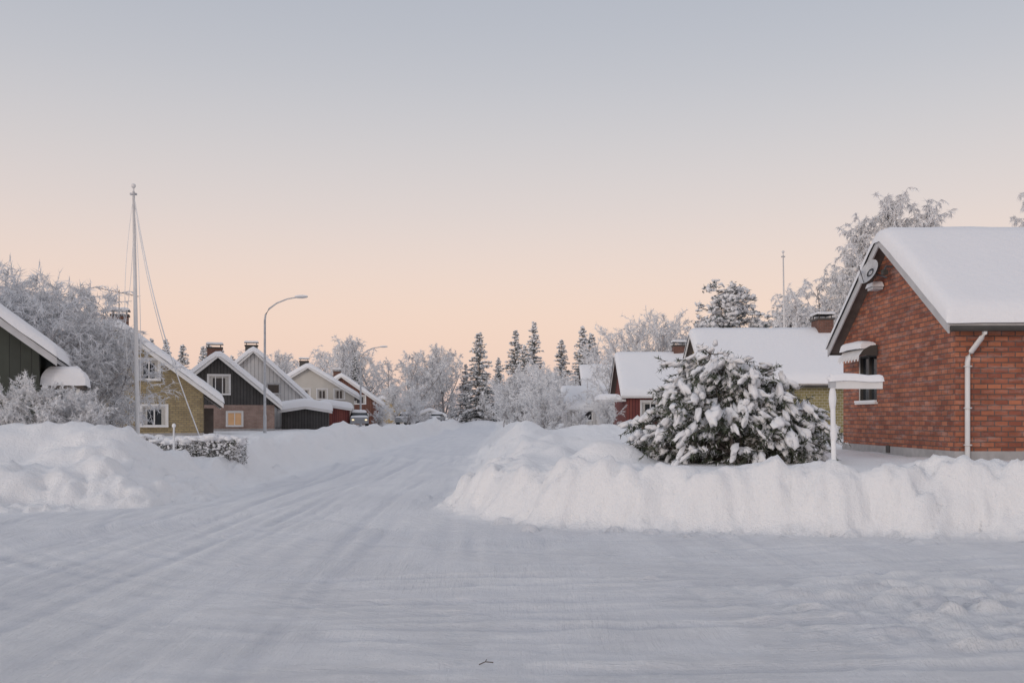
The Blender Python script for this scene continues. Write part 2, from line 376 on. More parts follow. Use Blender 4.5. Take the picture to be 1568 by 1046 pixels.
def snow_cap(mb,x0,x1,y0,y1,zf,T,rnd=.28,sd=0,stepx=.35,stepy=.5,amp=.05):
    def ax(a,b,st):
        e=[a,a+.03,a+.08,a+.16,a+.28]; f=[b-.28,b-.16,b-.08,b-.03,b]
        if b-a<.8: return np.linspace(a,b,13)
        n=max(2,int((b-a-.56)/st)); return np.array(e+list(np.linspace(a+.28,b-.28,n+1)[1:-1])+f)
    xa=ax(x0,x1,stepx); ya=ax(y0,y1,stepy)
    XX,YY=np.meshgrid(xa,ya)
    e=np.minimum(np.minimum(XX-x0,x1-XX),np.minimum(YY-y0,y1-YY))
    off=T*np.sqrt(np.clip(1-(1-np.clip(e/rnd,0,1))**2,0,1))
    nz=fbm(XX*1.3+sd,YY*1.3,sd+60,3)*amp*2+.03*vn(XX*5,YY*5,sd+5)
    ZZ=zf(XX)+off*(1+nz/T*.5)-np.where(e<.001,.05+.03*vn(XX*4,YY*4,sd),0)
    n_x=len(xa);n_y=len(ya)
    vs=np.stack([XX,YY,ZZ],-1).reshape(-1,3)
    fs=[(j*n_x+i,j*n_x+i+1,(j+1)*n_x+i+1,(j+1)*n_x+i) for j in range(n_y-1) for i in range(n_x-1)]
    mb.mesh([tuple(v) for v in vs],fs,'snow')
def house(name,loc,rotdeg,w,Ln,eave,ridge,mat,wins=(),oe=.5,og=.35,T=.3,fascia='white',split=None,mat2=None,chims=(),z0=0.,plinth=.95,gutter=None,side_mat=None,sd=0):
    E=empty(name,(loc[0],loc[1],0),math.radians(rotdeg))
    hw=w/2; s=(ridge-eave)/hw
    sides={'front':((0,0,0),(1,0,0)),'right':((hw,0,0),(0,1,0)),'left':((-hw,0,0),(0,-1,0)),'back':((0,Ln,0),(-1,0,0))}
    H={k:[] for k in sides}
    for wn in wins: H[wn[0]].append(wn)
    mb=MB(); wm=MB()
    for k,(O,U) in sides.items():
        if k in('front','back'): ol=[(-hw,z0),(hw,z0),(hw,eave),(0,ridge),(-hw,eave)]
        elif k=='right': ol=[(0,z0),(Ln,z0),(Ln,eave),(0,eave)]
        else: ol=[(-Ln,z0),(0,z0),(0,eave),(-Ln,eave)]
        mt=mat if k in('front','back') or not side_mat else side_mat
        wall(mb,ol,[x[1] for x in H[k]],O,U,mt,split,mat2)
        for x in H[k]:
            opt=x[2] if len(x)>2 else {}
            window(wm,x[1],O,U,**opt)
    mb.build('walls',E)
    if wins: wm.build('windows',E)
    if plinth:
        p=MB(); t=.03
        p.box((-hw-t,-t,z0),(hw+t,-.003,plinth),'plinth'); p.box((hw+.003,-.003,z0),(hw+t,Ln,plinth),'plinth'); p.box((-hw-t,-.003,z0),(-hw-.003,Ln,plinth),'plinth')
        p.build('plinth',E)
    r=MB(); t=.13; W=hw+oe; y0=-og; y1=Ln+og
    zb=lambda x:ridge-s*abs(x)+.01
    for sg in (1,-1):
        A=[(0,zb(0)),(sg*W,zb(W)),(sg*W,zb(W)+t),(0,zb(0)+t)]
        f=[(x,y0,z) for x,z in A]; bk=[(x,y1,z) for x,z in A]
        r.poly([f[0],f[1],bk[1],bk[0]],'soffit'); r.poly([f[3],f[2],bk[2],bk[3]],'soffit')
        r.poly([f[1],f[2],bk[2],bk[1]],fascia)
        for yy,dd in ((y0,-.035),(y1,.035)):
            Bz=.10
            P=[(0,zb(0)-Bz),(sg*(W+.02),zb(W)-Bz),(sg*(W+.02),zb(W)+t+.01),(0,zb(0)+t+.01)]
            a=[(x,yy,z) for x,z in P]; c=[(x,yy+dd,z) for x,z in P]
            r.poly(a,fascia); r.poly(c,fascia); r.poly([a[0],a[1],c[1],c[0]],fascia); r.poly([a[1],a[2],c[2],c[1]],fascia); r.poly([a[2],a[3],c[3],c[2]],fascia)
    r.build('roof',E)
    sn=MB(); snow_cap(sn,-W-.07,W+.07,y0-.08,y1+.08,lambda x:ridge+t+.02-s*(np.sqrt(x*x+.04)-.12),T,sd=sd)
    sn.build('roof_snow',E,True)
    if gutter:
        gmb=MB()
        for sg in (1,-1):
            gmb.tube([(sg*(W+.07),y0,zb(W)+.0),(sg*(W+.07),y1,zb(W)+.0)],.06,gutter,8)
        gmb.build('gutter',E)
    for (cx,cy,cw,cd,top,cm) in chims:
        c=MB(); c.box((cx-cw/2,cy-cd/2,ridge-1.5),(cx+cw/2,cy+cd/2,top),cm)
        c.box((cx-cw/2-.06,cy-cd/2-.06,top+.002),(cx+cw/2+.06,cy+cd/2+.06,top+.1),'dark_trim')
        for ax_ in (-.4,.4):
            for ay_ in (-.4,.4): c.box((cx+cw*ax_-.02,cy+cd*ay_-.02,top+.1),(cx+cw*ax_+.02,cy+cd*ay_+.02,top+.28),'dark_trim')
        c.box((cx-cw/2-.08,cy-cd/2-.08,top+.28),(cx+cw/2+.08,cy+cd/2+.08,top+.34),'dark_trim')
        c.build('chimney',E)
        c=MB(); zc=top+.34
        snow_cap(c,cx-cw/2-.09,cx+cw/2+.09,cy-cd/2-.09,cy+cd/2+.09,lambda x:zc+.0*x,.10,rnd=.15); c.build('chimney_snow',E,True)
    return E

LIT={'glass':'litglass','curt':False}
H1=house('red_brick_house',(9.62,25.25),-90,7.3,13,3.83,6.14,'red_brick',
   [('front',(-2.35,-1.0,2.14,3.40),{'nm':2,'frame':'dark_trim','casing':False,'curt':False}),('right',(3.2,5.0,2.0,3.3),{'nm':3}),('right',(7.5,9.3,2.0,3.3),{'nm':3})],oe=.38,og=.30,T=.32,fascia='grey_trim',gutter='dark_trim',plinth=.98,sd=1)
d=MB()
d.tube([(4.06,.45,3.66),(4.03,.45,3.5),(3.98,.42,3.42),(3.80,.27,3.12),(3.74,.235,3.02),(3.72,.23,2.9),(3.72,.23,.7)],.055,'white',10)
for z in (2.8,1.9,1.1): d.box((3.655,.16,z),(3.79,.30,z+.03),'white')
d.build('downpipe',H1,True)
d=MB()
d.box((-.25,-.05,.82),(.0,-.032,1.0),'dark_trim'); d.build('basement_vent',H1)
d=MB()
nU=14
for k in range(nU):
    u0=-2.5+k*1.65/nU; u1=-2.5+(k+1)*1.65/nU
    pr=[(0,3.62),(-.18,3.60),(-.36,3.50),(-.48,3.34),(-.50,3.24-.05*(k%2))]
    for a,c in zip(pr[:-1],pr[1:]): d.poly([(u0,a[0]-.04,a[1]),(u1,a[0]-.04,a[1]),(u1,c[0]-.04,c[1]),(u0,c[0]-.04,c[1])],'white')
for u in (-2.5,-.85):
    d.poly([(u,-.04,3.62),(u,-.22,3.60),(u,-.40,3.50),(u,-.52,3.34),(u,-.04,3.34)],'dark_trim')
snow_cap(d,-2.5,-.85,-.5,-.04,lambda x:3.58+0*x,.16,rnd=.2)
d.build('window_awning',H1)
d=MB()
c0=Vector((-.30,-.42,5.42)); ax_=Vector((.25,-.75,.35)).normalized(); a1=ax_.cross(Vector((0,0,1))).normalized(); a2=ax_.cross(a1)
rings=[(0,0),(.12,.008),(.24,.035),(.34,.08)]
vs=[c0]; fs=[]
for r,h in rings[1:]:
    for k in range(20):
        t=2*math.pi*k/20; vs.append(c0+a1*r*math.cos(t)+a2*r*math.sin(t)+ax_*h)
for k in range(20):
    fs.append((0,1+k,1+(k+1)%20))
    for j in range(2): fs.append((1+j*20+k,1+j*20+(k+1)%20,1+(j+1)*20+(k+1)%20,1+(j+1)*20+k))
d.mesh(vs,fs,'metal')
d.tube([c0,c0+Vector((.0,.2,-.05)),(-.3,0,5.3)],.025,'darkmetal'); d.tube([c0-a2*(-.32)+ax_*.08,c0+ax_*.4],.012,'darkmetal'); 
d.box((-.36+.0,-.86,5.45),(-.26,-.74,5.56),'white')
d.build('satellite_dish',H1,True)
d=MB(); d.box((-.85,-.30,5.02),(-.45,-.04,5.14),'metal'); snow_cap(d,-.9,-.4,-.34,-.03,lambda x:5.14+0*x,.09,rnd=.12)
d.tube([(.18,-.04,5.5),(.18,-.2,5.52),(.18,-.24,5.42)],.03,'darkmetal'); d.box((.10,-.3,5.3),(.26,-.18,5.42),'dark_trim'); d.build('outdoor_lamp',H1)

H2=house('yellow_brick_house',(10.0,53.9),-90,7.4,16,3.62,6.15,'yellow_brick',
   [('right',(2.9,3.7,2.4,3.3),{'nm':1}),('right',(8,9.5,2.0,3.2),{'nm':2}),('front',(-1.6,-.6,4.0,4.9),{'nm':1})],side_mat='olive_brick',chims=[(0,6.8,1.3,.8,6.95,'chim_brick')],gutter='dark_trim',T=.34,fascia='white',sd=2)
H3=house('red_wooden_house',(7.6,69.9),-90,7.5,9,3.35,5.95,'red_board',[('right',(1.0,2.2,1.6,2.8),{'nm':2}),('right',(4.5,6,1.6,2.8),{'nm':2})],chims=[(0,4.1,.8,.8,6.7,'chim_brick')],T=.34,sd=3)
d=MB()
for yy in (-1.7,): 
    for xx in (1.2,2.4,3.6): d.box((xx-.06,yy,.5),(xx+.06,yy+.12,2.8),'white')
d.box((1.0,-1.8,2.8),(3.9,-.04,2.95),'white'); snow_cap(d,.9,4.0,-1.9,-.36,lambda x:2.95+0*x,.35)
d.build('porch',H3)
H4=house('white_garden_shed',(4.7,88),-90,5,4.0,2.6,4.1,'white_board',[('right',(1.2,2.2,1.5,2.3),{'nm':1,'curt':False})],T=.4,sd=4)
H5=house('brown_gable_house',(8.0,112),-90,8,10,4.4,7.3,'brown_board',[],T=.35,sd=5)

def leftorigin(cx,cy,th,w):
    t=math.radians(th); return (cx-w/2*math.cos(t),cy-w/2*math.sin(t))
G=house('dark_green_house',leftorigin(-14.25,30,20,8.4),20,8.4,9,3.72,6.9,'green_wall',[],oe=.5,og=.35,T=.34,fascia='grey_trim',plinth=None,sd=6)
d=MB()
d.box((4.22,.3,2.6),(5.4,2.6,2.74),'soffit'); snow_cap(d,4.2,5.5,.2,2.7,lambda x:2.74+0*x,.55,rnd=.4,amp=.08)
for (xx,yy) in ((5.25,.42),(5.25,2.45),(4.35,.42)): d.box((xx-.05,yy-.05,.4),(xx+.05,yy+.05,2.598),'white')
d.box((4.35,.4,1.5),(5.2,.44,1.56),'white'); d.box((4.35,.4,2.2),(5.2,.44,2.26),'white')
d.build('porch_canopy',G,False)
Yh=house('ochre_brick_house',leftorigin(-15.5,50,17,8.2),17,8.2,10,3.0,6.1,'yellow_brick',
   [('front',(1.05,2.0,3.6,4.6),{'nm':2,'frame':'white'}),('front',(1.2,2.35,1.3,2.3),{'nm':2,'frame':'white'}),('front',(-2.6,-1.5,1.3,2.3),{'nm':2}),('front',(-1.9,-1.0,3.6,4.6),{'nm':2})],oe=.95,og=.4,T=.36,chims=[(.0,2.5,.8,.7,6.9,'chim_brick')],sd=7)
d=MB(); d.box((4.13,1.5,.6),(4.6,3.2,2.2),'soffit'); d.tube([(0,1.9,6.3),(0,1.9,8.2)],.02,'darkmetal')
d.tube([(-1.1,1.6,8.25),(.9,2.3,7.95)],.015,'darkmetal')
for k in range(9):
    t=k/8; p=Vector((-1.1,1.6,8.25)).lerp(Vector((.9,2.3,7.95)),t); q_=Vector((-.12,.35,0)); d.tube([p-q_,p+q_],.008,'darkmetal',4)
d.build('tv_antenna',Yh)
Dk=house('dark_wooden_house',leftorigin(-16.7,70,14,7.6),14,7.6,9,2.75,5.95,'dark_board',
   [('front',(-.65,.75,3.35,4.65),{'nm':3}),('front',(.6,1.6,1.15,2.1),LIT|{'nm':2}),('front',(-2.6,-1.2,1.15,2.1),{'nm':2})],T=.36,split=2.6,mat2='pink_brick',chims=[(-.3,1.6,1.0,.7,6.6,'chim_brick')],sd=8)
Wh=house('white_gable_house',(-21.3,82),13,10,10,2.5,7.15,'white_board',
   [('front',(1.1,2.1,3.7,4.5),{'nm':1,'curt':False,'frame':'grey_trim'}),('front',(3.0,3.9,1.2,2.1),LIT|{'nm':1})],T=.38,chims=[(-.2,1.6,1.0,.7,7.7,'dark_trim')],sd=9)
Gr=house('dark_garage',(-16.2,78),10,3.6,6,2.2,2.5,'dark_board',[],T=.6,plinth=None,oe=.25,og=.3,sd=10)
Cr=house('cream_house',(-20.5,100),11,9.2,10,3.9,6.75,'cream',
   [('front',(-.9,.2,3.6,4.6),{'nm':2}),('front',(.9,1.9,3.6,4.6),{'nm':2}),('front',(2.6,3.6,3.6,4.6),{'nm':2}),('front',(1.2,2.2,1.2,2.2),LIT|{'nm':2})],T=.38,chims=[(-.4,1.5,.9,.8,7.4,'dark_trim')],sd=11)
Rg=house('red_garage',(-17.2,93),8,3.8,6,2.5,2.8,'red_board',[],T=.5,plinth=None,oe=.3,og=.3,sd=12)
Rd=house('brown_wooden_house',(-20.6,120),9,9.4,10,3.3,6.65,'brown_board',
   [('front',(1.6,2.9,3.4,4.4),{'nm':2}),('front',(2.0,3.2,1.2,2.2),LIT|{'nm':2})],T=.38,chims=[(-.5,1.5,.9,.8,7.3,'chim_brick')],sd=13)
Ys=house('yellow_cottage',(-19.5,150),8,8,8,2.8,4.6,'yellow_wall',[('front',(1.2,2.2,1.4,2.4),{'nm':2})],T=.35,sd=14)
Gs=house('low_carport',(-13.6,165),8,4.5,5,2.0,2.9,'grey_trim',[],T=.35,plinth=None,sd=15)

# ---------------------------------------------------------------- vegetation
def ico(sub):
    bm=bmesh.new(); bmesh.ops.create_icosphere(bm,subdivisions=sub,radius=1)
    v=np.array([tuple(a.co) for a in bm.verts]); f=[tuple(a.index for a in ff.verts) for ff in bm.faces]; bm.free(); return v,f
ICO1=ico(1); ICO2=ico(2)
class Veg:
    def __init__(s): s.v=[]; s.f=[]; s.m=[]; s.n=0
    def sliver(s,p,d,l,w,m):
        d=d/np.linalg.norm(d); r=np.random.randn(3); a=np.cross(d,r); a/=np.linalg.norm(a)+1e-9
        s.v+= [p-a*w,p+a*w,p+d*l]; s.f.append((s.n,s.n+1,s.n+2)); s.m.append(m); s.n+=3
    def seg(s,p,q,r0,r1,m,n=3):
        d=q-p; L_=np.linalg.norm(d)+1e-9; d=d/L_; a=np.cross(d,(0,0,1) if abs(d[2])<.9 else (1,0,0)); a/=np.linalg.norm(a); b=np.cross(d,a)
        for (c,r) in ((p,r0),(q,r1)):
            for k in range(n):
                t=2*math.pi*k/n; s.v.append(c+(a*math.cos(t)+b*math.sin(t))*r)
        for k in range(n):
            s.f.append((s.n+k,s.n+(k+1)%n,s.n+n+(k+1)%n,s.n+n+k)); s.m.append(m)
        s.n+=2*n
    def blob(s,c,ax,sx,sy,sz,m,T,j=.16):
        ax=ax/(np.linalg.norm(ax)+1e-9); a=np.cross(ax,(0,0,1)); 
        if np.linalg.norm(a)<.05: a=np.array((1.,0,0))
        a/=np.linalg.norm(a); b=np.cross(a,ax)
        V,F=T
        jit=1+j*np.random.randn(len(V),1)
        W=V*jit
        P=c+np.outer(W[:,0]*sx,ax)+np.outer(W[:,1]*sy,a)+np.outer(W[:,2]*sz,b)
        s.v+=list(P)
        for f in F: s.f.append(tuple(s.n+i for i in f)); s.m.append(m)
        s.n+=len(V)
    def build(s,name,mats,smooth=True):
        me=bpy.data.meshes.new(name); me.from_pydata([tuple(map(float,v)) for v in s.v],[],s.f)
        for m in mats: me.materials.append(M[m])
        me.polygons.foreach_set('material_index',s.m)
        if smooth: me.polygons.foreach_set('use_smooth',[True]*len(s.f))
        me.update(); return me
def frosty(seed,H,spread,limbs=26,stems=1,low=.2,droop=.5,tw=.03,tl=.35,dens=1.,sub=9,twn=7,shape=.35):
    R=np.random.RandomState(seed); np.random.seed(seed)
    g=Veg()
    tops=[]
    for st in range(stems):
        p=np.array([R.randn()*.15*(stems>1),R.randn()*.15*(stems>1),0.]); d=np.array([R.randn()*.25,R.randn()*.25,1.])*1. if stems>1 else np.array([R.randn()*.04,R.randn()*.04,1.])
        n=10; pts=[p]; hs=H*(R.uniform(.75,.98) if stems>1 else .93)
        r=H*.013+.02
        for i in range(n):
            d=d+np.array([R.randn()*.07,R.randn()*.07,0]); dn=d/np.linalg.norm(d); q=pts[-1]+dn*hs/n; g.seg(pts[-1],q,r*(1-i/n*.9),r*(1-(i+1)/n*.9),0,6); pts.append(q)
        tops.append(pts)
    for l in range(limbs):
        pts=tops[l%stems]; t=low+(1-low)*((l+.5)/limbs)**.9; k=min(9,int(t*10)); fr=t*10-k
        p=pts[k]+(pts[k+1]-pts[k])*min(1,fr)
        u=(t-low)/(1-low)
        az=R.uniform(0,2*math.pi) if l%3 else l*2.4
        ln=spread*(.45+.75*math.sin(math.pi*min(1,.22+u*.66))**.8)*R.uniform(.7,1.15)*(1-shape*u)
        up=.35+1.0*u
        d=np.array([math.cos(az),math.sin(az),up]); d/=np.linalg.norm(d)
        n=6; r=.012*H*(1-u*.6)*.5+.01
        for i in range(n):
            d=d+np.array([R.randn()*.16,R.randn()*.16,R.randn()*.1+.05-droop*.16*i/n]); d/=np.linalg.norm(d)
            q=p+d*ln/n; g.seg(p,q,r*(1-i/n*.8),r*(1-(i+1)/n*.8),0 if i<2 else 1,3)
            ns=int(round(sub/6*(1.6 if i>0 else .5)*dens))
            for s_ in range(ns):
                a=p+(q-p)*R.rand()
                e=d*.6+R.randn(3)*.6; e[2]+=.15; e/=np.linalg.norm(e)
                sl=ln*.32*R.uniform(.5,1.2)*(1-.25*i/n)
                c=a
                for j in range(3):
                    e=e+np.array([R.randn()*.15,R.randn()*.15,-droop*.35]); e/=np.linalg.norm(e)
                    c2=c+e*sl/3; g.seg(c,c2,tw*.6,tw*.4,1,3)
                    for tt in range(twn):
                        b=c+(c2-c)*R.rand(); f=e*.6+R.randn(3)*.6; f[2]-=droop*.5
                        g.sliver(b,f,tl*R.uniform(.5,1.3),tw*R.uniform(.5,1),1 if R.rand()<.4 else 2)
                    c=c2
            p=q
    return g
def mkfrosty(name,*a,**k): return frosty(*a,**k).build(name,['barkf','frost','frostw'],False)
def spruce(seed,H,Rr,low=.03):
    np.random.seed(seed); R=np.random.RandomState(seed); g=Veg()
    g.seg(np.array([0,0,0.]),np.array([0,0,H*.97]),H*.014,.02,0,6)
    z=low*H; 
    while z<H*.985:
        u=z/H; rad=Rr*(1-u)**.8*R.uniform(.72,1.15)+.15; nb=int(5+6*(1-u))
        for k in range(nb):
            az=R.uniform(0,6.283); ln=rad*R.uniform(.6,1.12); d=np.array([math.cos(az),math.sin(az),.1+.35*u])
            p=np.array([0,0,z+R.uniform(-.15,.15)]); n=max(2,int(ln/.5)); 
            side=np.array([-math.sin(az),math.cos(az),0])
            for i in range(n):
                d2=d+np.array([0,0,-.6*(i/n)]); q=p+d2/np.linalg.norm(d2)*ln/n
                g.seg(p,q,.04,.03,1,3)
                for s_ in range(6):
                    b=p+(q-p)*R.rand(); sd=side*R.choice([-1,1])*R.uniform(.3,1)+d*.6+np.array([0,0,-R.uniform(.1,1.0)])
                    g.sliver(b,sd,R.uniform(.35,.75)*(.5+.6*(1-u)),R.uniform(.07,.13),1 if R.rand()<.55 else 3)
                if R.rand()<.88: 
                    g.blob(q+np.array([0,0,.05])+side*R.uniform(-.2,.2),d2,R.uniform(.22,.46)*(.5+.6*(1-u)),R.uniform(.16,.34)*(.5+.6*(1-u)),R.uniform(.08,.16),2,ICO1)
                p=q
        z+=.32+.24*(1-u)
    for i in range(14): g.sliver(np.array([0,0,H*.92+R.rand()*H*.06]),np.array([R.randn()*.5,R.randn()*.5,1.]),.5,.08,3)
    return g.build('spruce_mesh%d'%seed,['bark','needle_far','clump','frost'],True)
def pine(seed,H,Rr):
    np.random.seed(seed); R=np.random.RandomState(seed); g=Veg()
    g.seg(np.array([0,0,0.]),np.array([0,0,H*.9]),H*.015,.05,0,6)
    for k in range(60):
        u=.3+.7*(k/60.); az=R.uniform(0,6.283); ln=Rr*math.sqrt(max(.05,1-((u-.55)/.5)**2))*R.uniform(.5,1.05)
        p=np.array([0,0,u*H*.92]); d=np.array([math.cos(az),math.sin(az),.35]); q=p+d*ln; g.seg(p,q,.06,.03,0,3)
        for c in range(7):
            cc=p+(q-p)*R.uniform(.35,1.05)+R.randn(3)*.28
            for s_ in range(14): 
                dd=R.randn(3); dd[2]=abs(dd[2])*.4-.2
                g.sliver(cc+R.randn(3)*.14,dd,R.uniform(.25,.5),.06,1 if R.rand()<.5 else 3)
            for s_ in range(3): g.blob(cc+np.array([R.randn()*.18,R.randn()*.18,.12]),R.randn(3),R.uniform(.15,.34),R.uniform(.12,.28),R.uniform(.07,.14),2,ICO1)
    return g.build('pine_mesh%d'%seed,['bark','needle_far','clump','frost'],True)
birchA=mkfrosty('birch_a',1,15,4.0,36,1,.12,.9,.055,.55,sub=8,twn=5,shape=.2)
birchB=mkfrosty('birch_b',2,15,4.6,38,2,.10,.8,.055,.55,sub=8,twn=5,shape=.1)
birchC=mkfrosty('birch_c',3,14,4.2,36,3,.08,.6,.055,.5,sub=8,twn=5,shape=.15)
birchD=mkfrosty('birch_d',12,16,2.8,50,1,.15,1.4,.045,.40,sub=9,twn=8,shape=.10)
birchE=mkfrosty('birch_e',15,16,3.0,46,2,.15,1.2,.045,.40,sub=9,twn=7,shape=.15)
shrubA=mkfrosty('shrub_a',4,4.8,2.7,54,5,.05,.6,.021,.26,sub=11,twn=8,shape=.1)
shrubB=mkfrosty('shrub_b',5,3.2,2.0,34,5,.05,.2,.026,.24,sub=8,twn=6,shape=.1)
bareA=mkfrosty('bare_a',6,9.5,3.6,44,3,.1,-.1,.038,.4,sub=8,twn=6,shape=.0)
spA=spruce(1,15,3.6); spB=spruce(2,15,3.1); spC=spruce(3,15,4.1)
piA=pine(1,13,2.9); piB=pine(2,13,2.5)
def place(name,me,x,y,s=1,sz=None,z=None,parent=None):
    o=bpy.data.objects.new(name,me); scene.collection.objects.link(o)
    o.location=(x,y,(ground_z(x,y) if z is None else z)-.1); o.rotation_euler=(0,0,random.uniform(0,6.28)); o.scale=(s,s,sz or s)
    if parent: o.parent=parent
    return o
SP='snowy_spruce_tree'
for (x,y,h,me) in [(-5.9,178,16.8,spC),(.6,180,17.0,spA),(3.9,176,18.0,spB),(-2.6,190,12.5,spB),(-8.6,184,11,spA),(2.2,172,13.5,spC),
      (9.2,185,15.6,spA),(12.9,182,17.8,spB),(14.8,186,16.8,spC),(20,205,13.5,spA),(-32,190,15,spB),(-29.5,185,15.5,spA)]:
    place(SP,me,x,y,h/15)
for (x,y,h,me) in [(-12,176,15.8,birchA),(-15.5,178,14.4,birchC),(-19,172,15.0,birchB),(-23,170,16.6,birchA),(-26,175,17.2,birchB),(-17,184,15.0,birchA),(-21.5,184,15.5,birchC),(-13.5,190,15.5,birchC),
                   (11,150,8,birchC),(6,165,8,birchA),(8.5,160,7,birchB),(-4,170,6,birchC),(-1.5,168,5.5,birchB)]:
    place('frosted_birch_tree',me,x,y,h/15.5)
for (x,y,h,me,nm) in [(22.5,104,15.6,piA,'snowy_pine_tree'),(27.8,100,12.8,piB,'snowy_pine_tree'),(25.4,104,12.0,piA,'snowy_pine_tree'),(30,100,12.6,piA,'snowy_pine_tree'),(20.4,104,12.0,piB,'snowy_pine_tree')]:
    place(nm,me,x,y,h/13.2)
for (x,y,h,me) in [(23.4,72,13.2,birchD),(22.4,74,11.8,birchE),(25.7,73,15.8,birchD),(24.6,76,13.5,birchE),(29.5,73,17.5,birchD),(31.7,74,16.8,birchD),(30.5,77,16.0,birchE),(37.0,73,17.2,birchD),(38.6,75,16.8,birchE),(27.6,78,14.0,birchE)]:
    place('frosted_birch_tree',me,x,y,h/15.6)
for (x,y,h) in [(13.6,112,12.2),(16.4,110,13.0),(19,114,11.0),(11.3,118,10.0),(23.5,116,11.0)]:
    place('frosted_deciduous_tree',bareA,x,y,h/10.2)
for (x,y,h,me) in [(-31.0,70,9.9,spA),(-29.2,69,9.6,spC),(-33.5,72,9.5,spB),(-27.5,68,7.8,spA)]:
    place(SP,me,x,y,h/15)
for (x,y,s) in [(-28.5,57,.92),(-31,62,.95),(-24.5,56,.6),(-30,55,.82)]: place('frosted_deciduous_tree',bareA,x,y,s)
place('large_frosted_bush',shrubA,-17.2,36.5,1.08); place('large_frosted_bush',shrubA,-15.5,38,.84); place('large_frosted_bush',shrubA,-19.0,38,1.15); place('large_frosted_bush',shrubA,-16.2,36.0,.82)
for (x,y,s) in [(-12.8,26.4,.50),(-11.7,26.8,.38),(-13.8,26.6,.5),(-12.2,27.6,.45)]: place('low_frosted_bush',shrubB,x,y,s,z=.85)
for (x,y,s) in [(1.2,66,1.1),(2.9,72,.9),(2.4,84,1.5),(6.2,62,.7),(1.0,92,1.7),(3.4,104,2.0),(8.0,84,1.9),(-.5,105,1.5),(3,125,2.4),(1.9,58,.8),(5.4,80,.6)]:
    place('frosted_shrub',shrubB,x,y,s*.8)
for (x,y,s) in [(-13,96,.6),(-12.5,118,.9),(-13,140,1.4),(-16,142,1.5)]: place('frosted_shrub',shrubB,x,y,s)
belt=empty('distant_tree_line')
rb=np.random.RandomState(9)
for i in range(95):
    a=rb.uniform(-.60,.60); dd=rb.uniform(205,270)
    x=math.tan(a)*dd; me=[birchA,birchB,birchC,spA,spB,spC,birchA,birchC][rb.randint(8)]
    s=rb.uniform(.55,.80)
    place('belt_tree',me,x,dd,s,parent=belt)
for (x,y,s,me) in [(-38,130,.68,spA),(-41,132,.70,spB),(-44,133,.72,spC),(-47,135,.78,spA),(-50,138,.8,spB),(-36,128,.6,spC),(-53,140,.75,spC),(-43,141,.78,spA),(-33,150,.80,birchA),(-30,150,.8,birchC),(-36,152,.85,birchB),(-27,160,.9,birchA),(-34,165,.95,birchB),(-39,160,.9,birchC),(-24,152,.7,spA)]:
    place('belt_tree',me,x,y,s,parent=belt)

def bush():
    np.random.seed(21); R=np.random.RandomState(21); g=Veg()
    for k in range(200):
        az=R.uniform(0,6.283); el=R.uniform(.0,1.0)**.85*1.5
        k_=R.uniform(.60,1.04)
        ce=math.cos(el)**.74
        ex=math.cos(az)*ce*2.2; ey=math.sin(az)*ce*1.6; ez=math.sin(el)*2.15*(1+.14*math.sin(az*3+1))
        if ex>0.2: ez*=1-.16*min(1,(ex-.2)/.8)
        e=np.array([ex*(1 if ex<0 else 1.05)-.1,ey,ez+.05])*k_
        b=np.array([R.randn()*.3+.1,R.randn()*.2,0.])
        c=b*.4+e*.55+np.array([0,0,.45+.25*ez])
        n=9; pts=[]
        for i in range(n+1):
            t=i/n; pts.append((1-t)**2*b+2*t*(1-t)*c+t*t*e+(R.randn(3)*.03 if i else 0))
        for i in range(n):
            p,q=pts[i],pts[i+1]; t=i/n
            g.seg(p,q,.028*(1-t*.7),.028*(1-(t+.1)*.7),0,4)
            if t<.25: continue
            d=(q-p)/np.linalg.norm(q-p)
            for s_ in range(2):
                sd=d*.8+R.randn(3)*.65; sd[2]=sd[2]*.5-.15; sd/=np.linalg.norm(sd); L_=R.uniform(.20,.48); o=p+(q-p)*R.rand()
                e2=o+sd*L_+np.array([0,0,-.08]); g.seg(o,e2,.010,.006,0,3)
                for w in range(26):
                    b2=o+(e2-o)*R.uniform(.1,1.15); f=sd*.7+R.randn(3)*.7; f[2]-=.25
                    g.sliver(b2,f,R.uniform(.08,.17),R.uniform(.009,.017),1 if R.rand()<.80 else 3)
                if R.rand()<.38*(.35+t):
                    mid=o+(e2-o)*.6+np.array([0,0,.04]); ax=(e2-o)+np.array([0,0,-.10])
                    a1=(e2-o); 
                    for w in range(2): g.blob(mid+a1*R.uniform(-.35,.35)+R.randn(3)*.02,ax+R.randn(3)*.06,L_*R.uniform(.2,.4),R.uniform(.035,.07),R.uniform(.03,.06),2,ICO2,.24)
        e2=pts[-1]; d=pts[-1]-pts[-2]; d[2]-=.12
        for w in range(2): g.blob(e2+np.array([0,0,.03])+R.randn(3)*.05,d+R.randn(3)*.05,R.uniform(.10,.24),R.uniform(.05,.095),R.uniform(.04,.08),2,ICO2,.24)
        if R.rand()<.35: g.blob(pts[-2]+np.array([0,0,.06]),d,R.uniform(.12,.2),R.uniform(.06,.11),R.uniform(.05,.09),2,ICO2,.24)
    return g.build('bush_mesh',['bark','needle','clump','frost'],True)
o=bpy.data.objects.new('snow_laden_juniper_bush',bush()); scene.collection.objects.link(o); o.location=(4.6,20.9,ground_z(4.6,20.9)-.08)

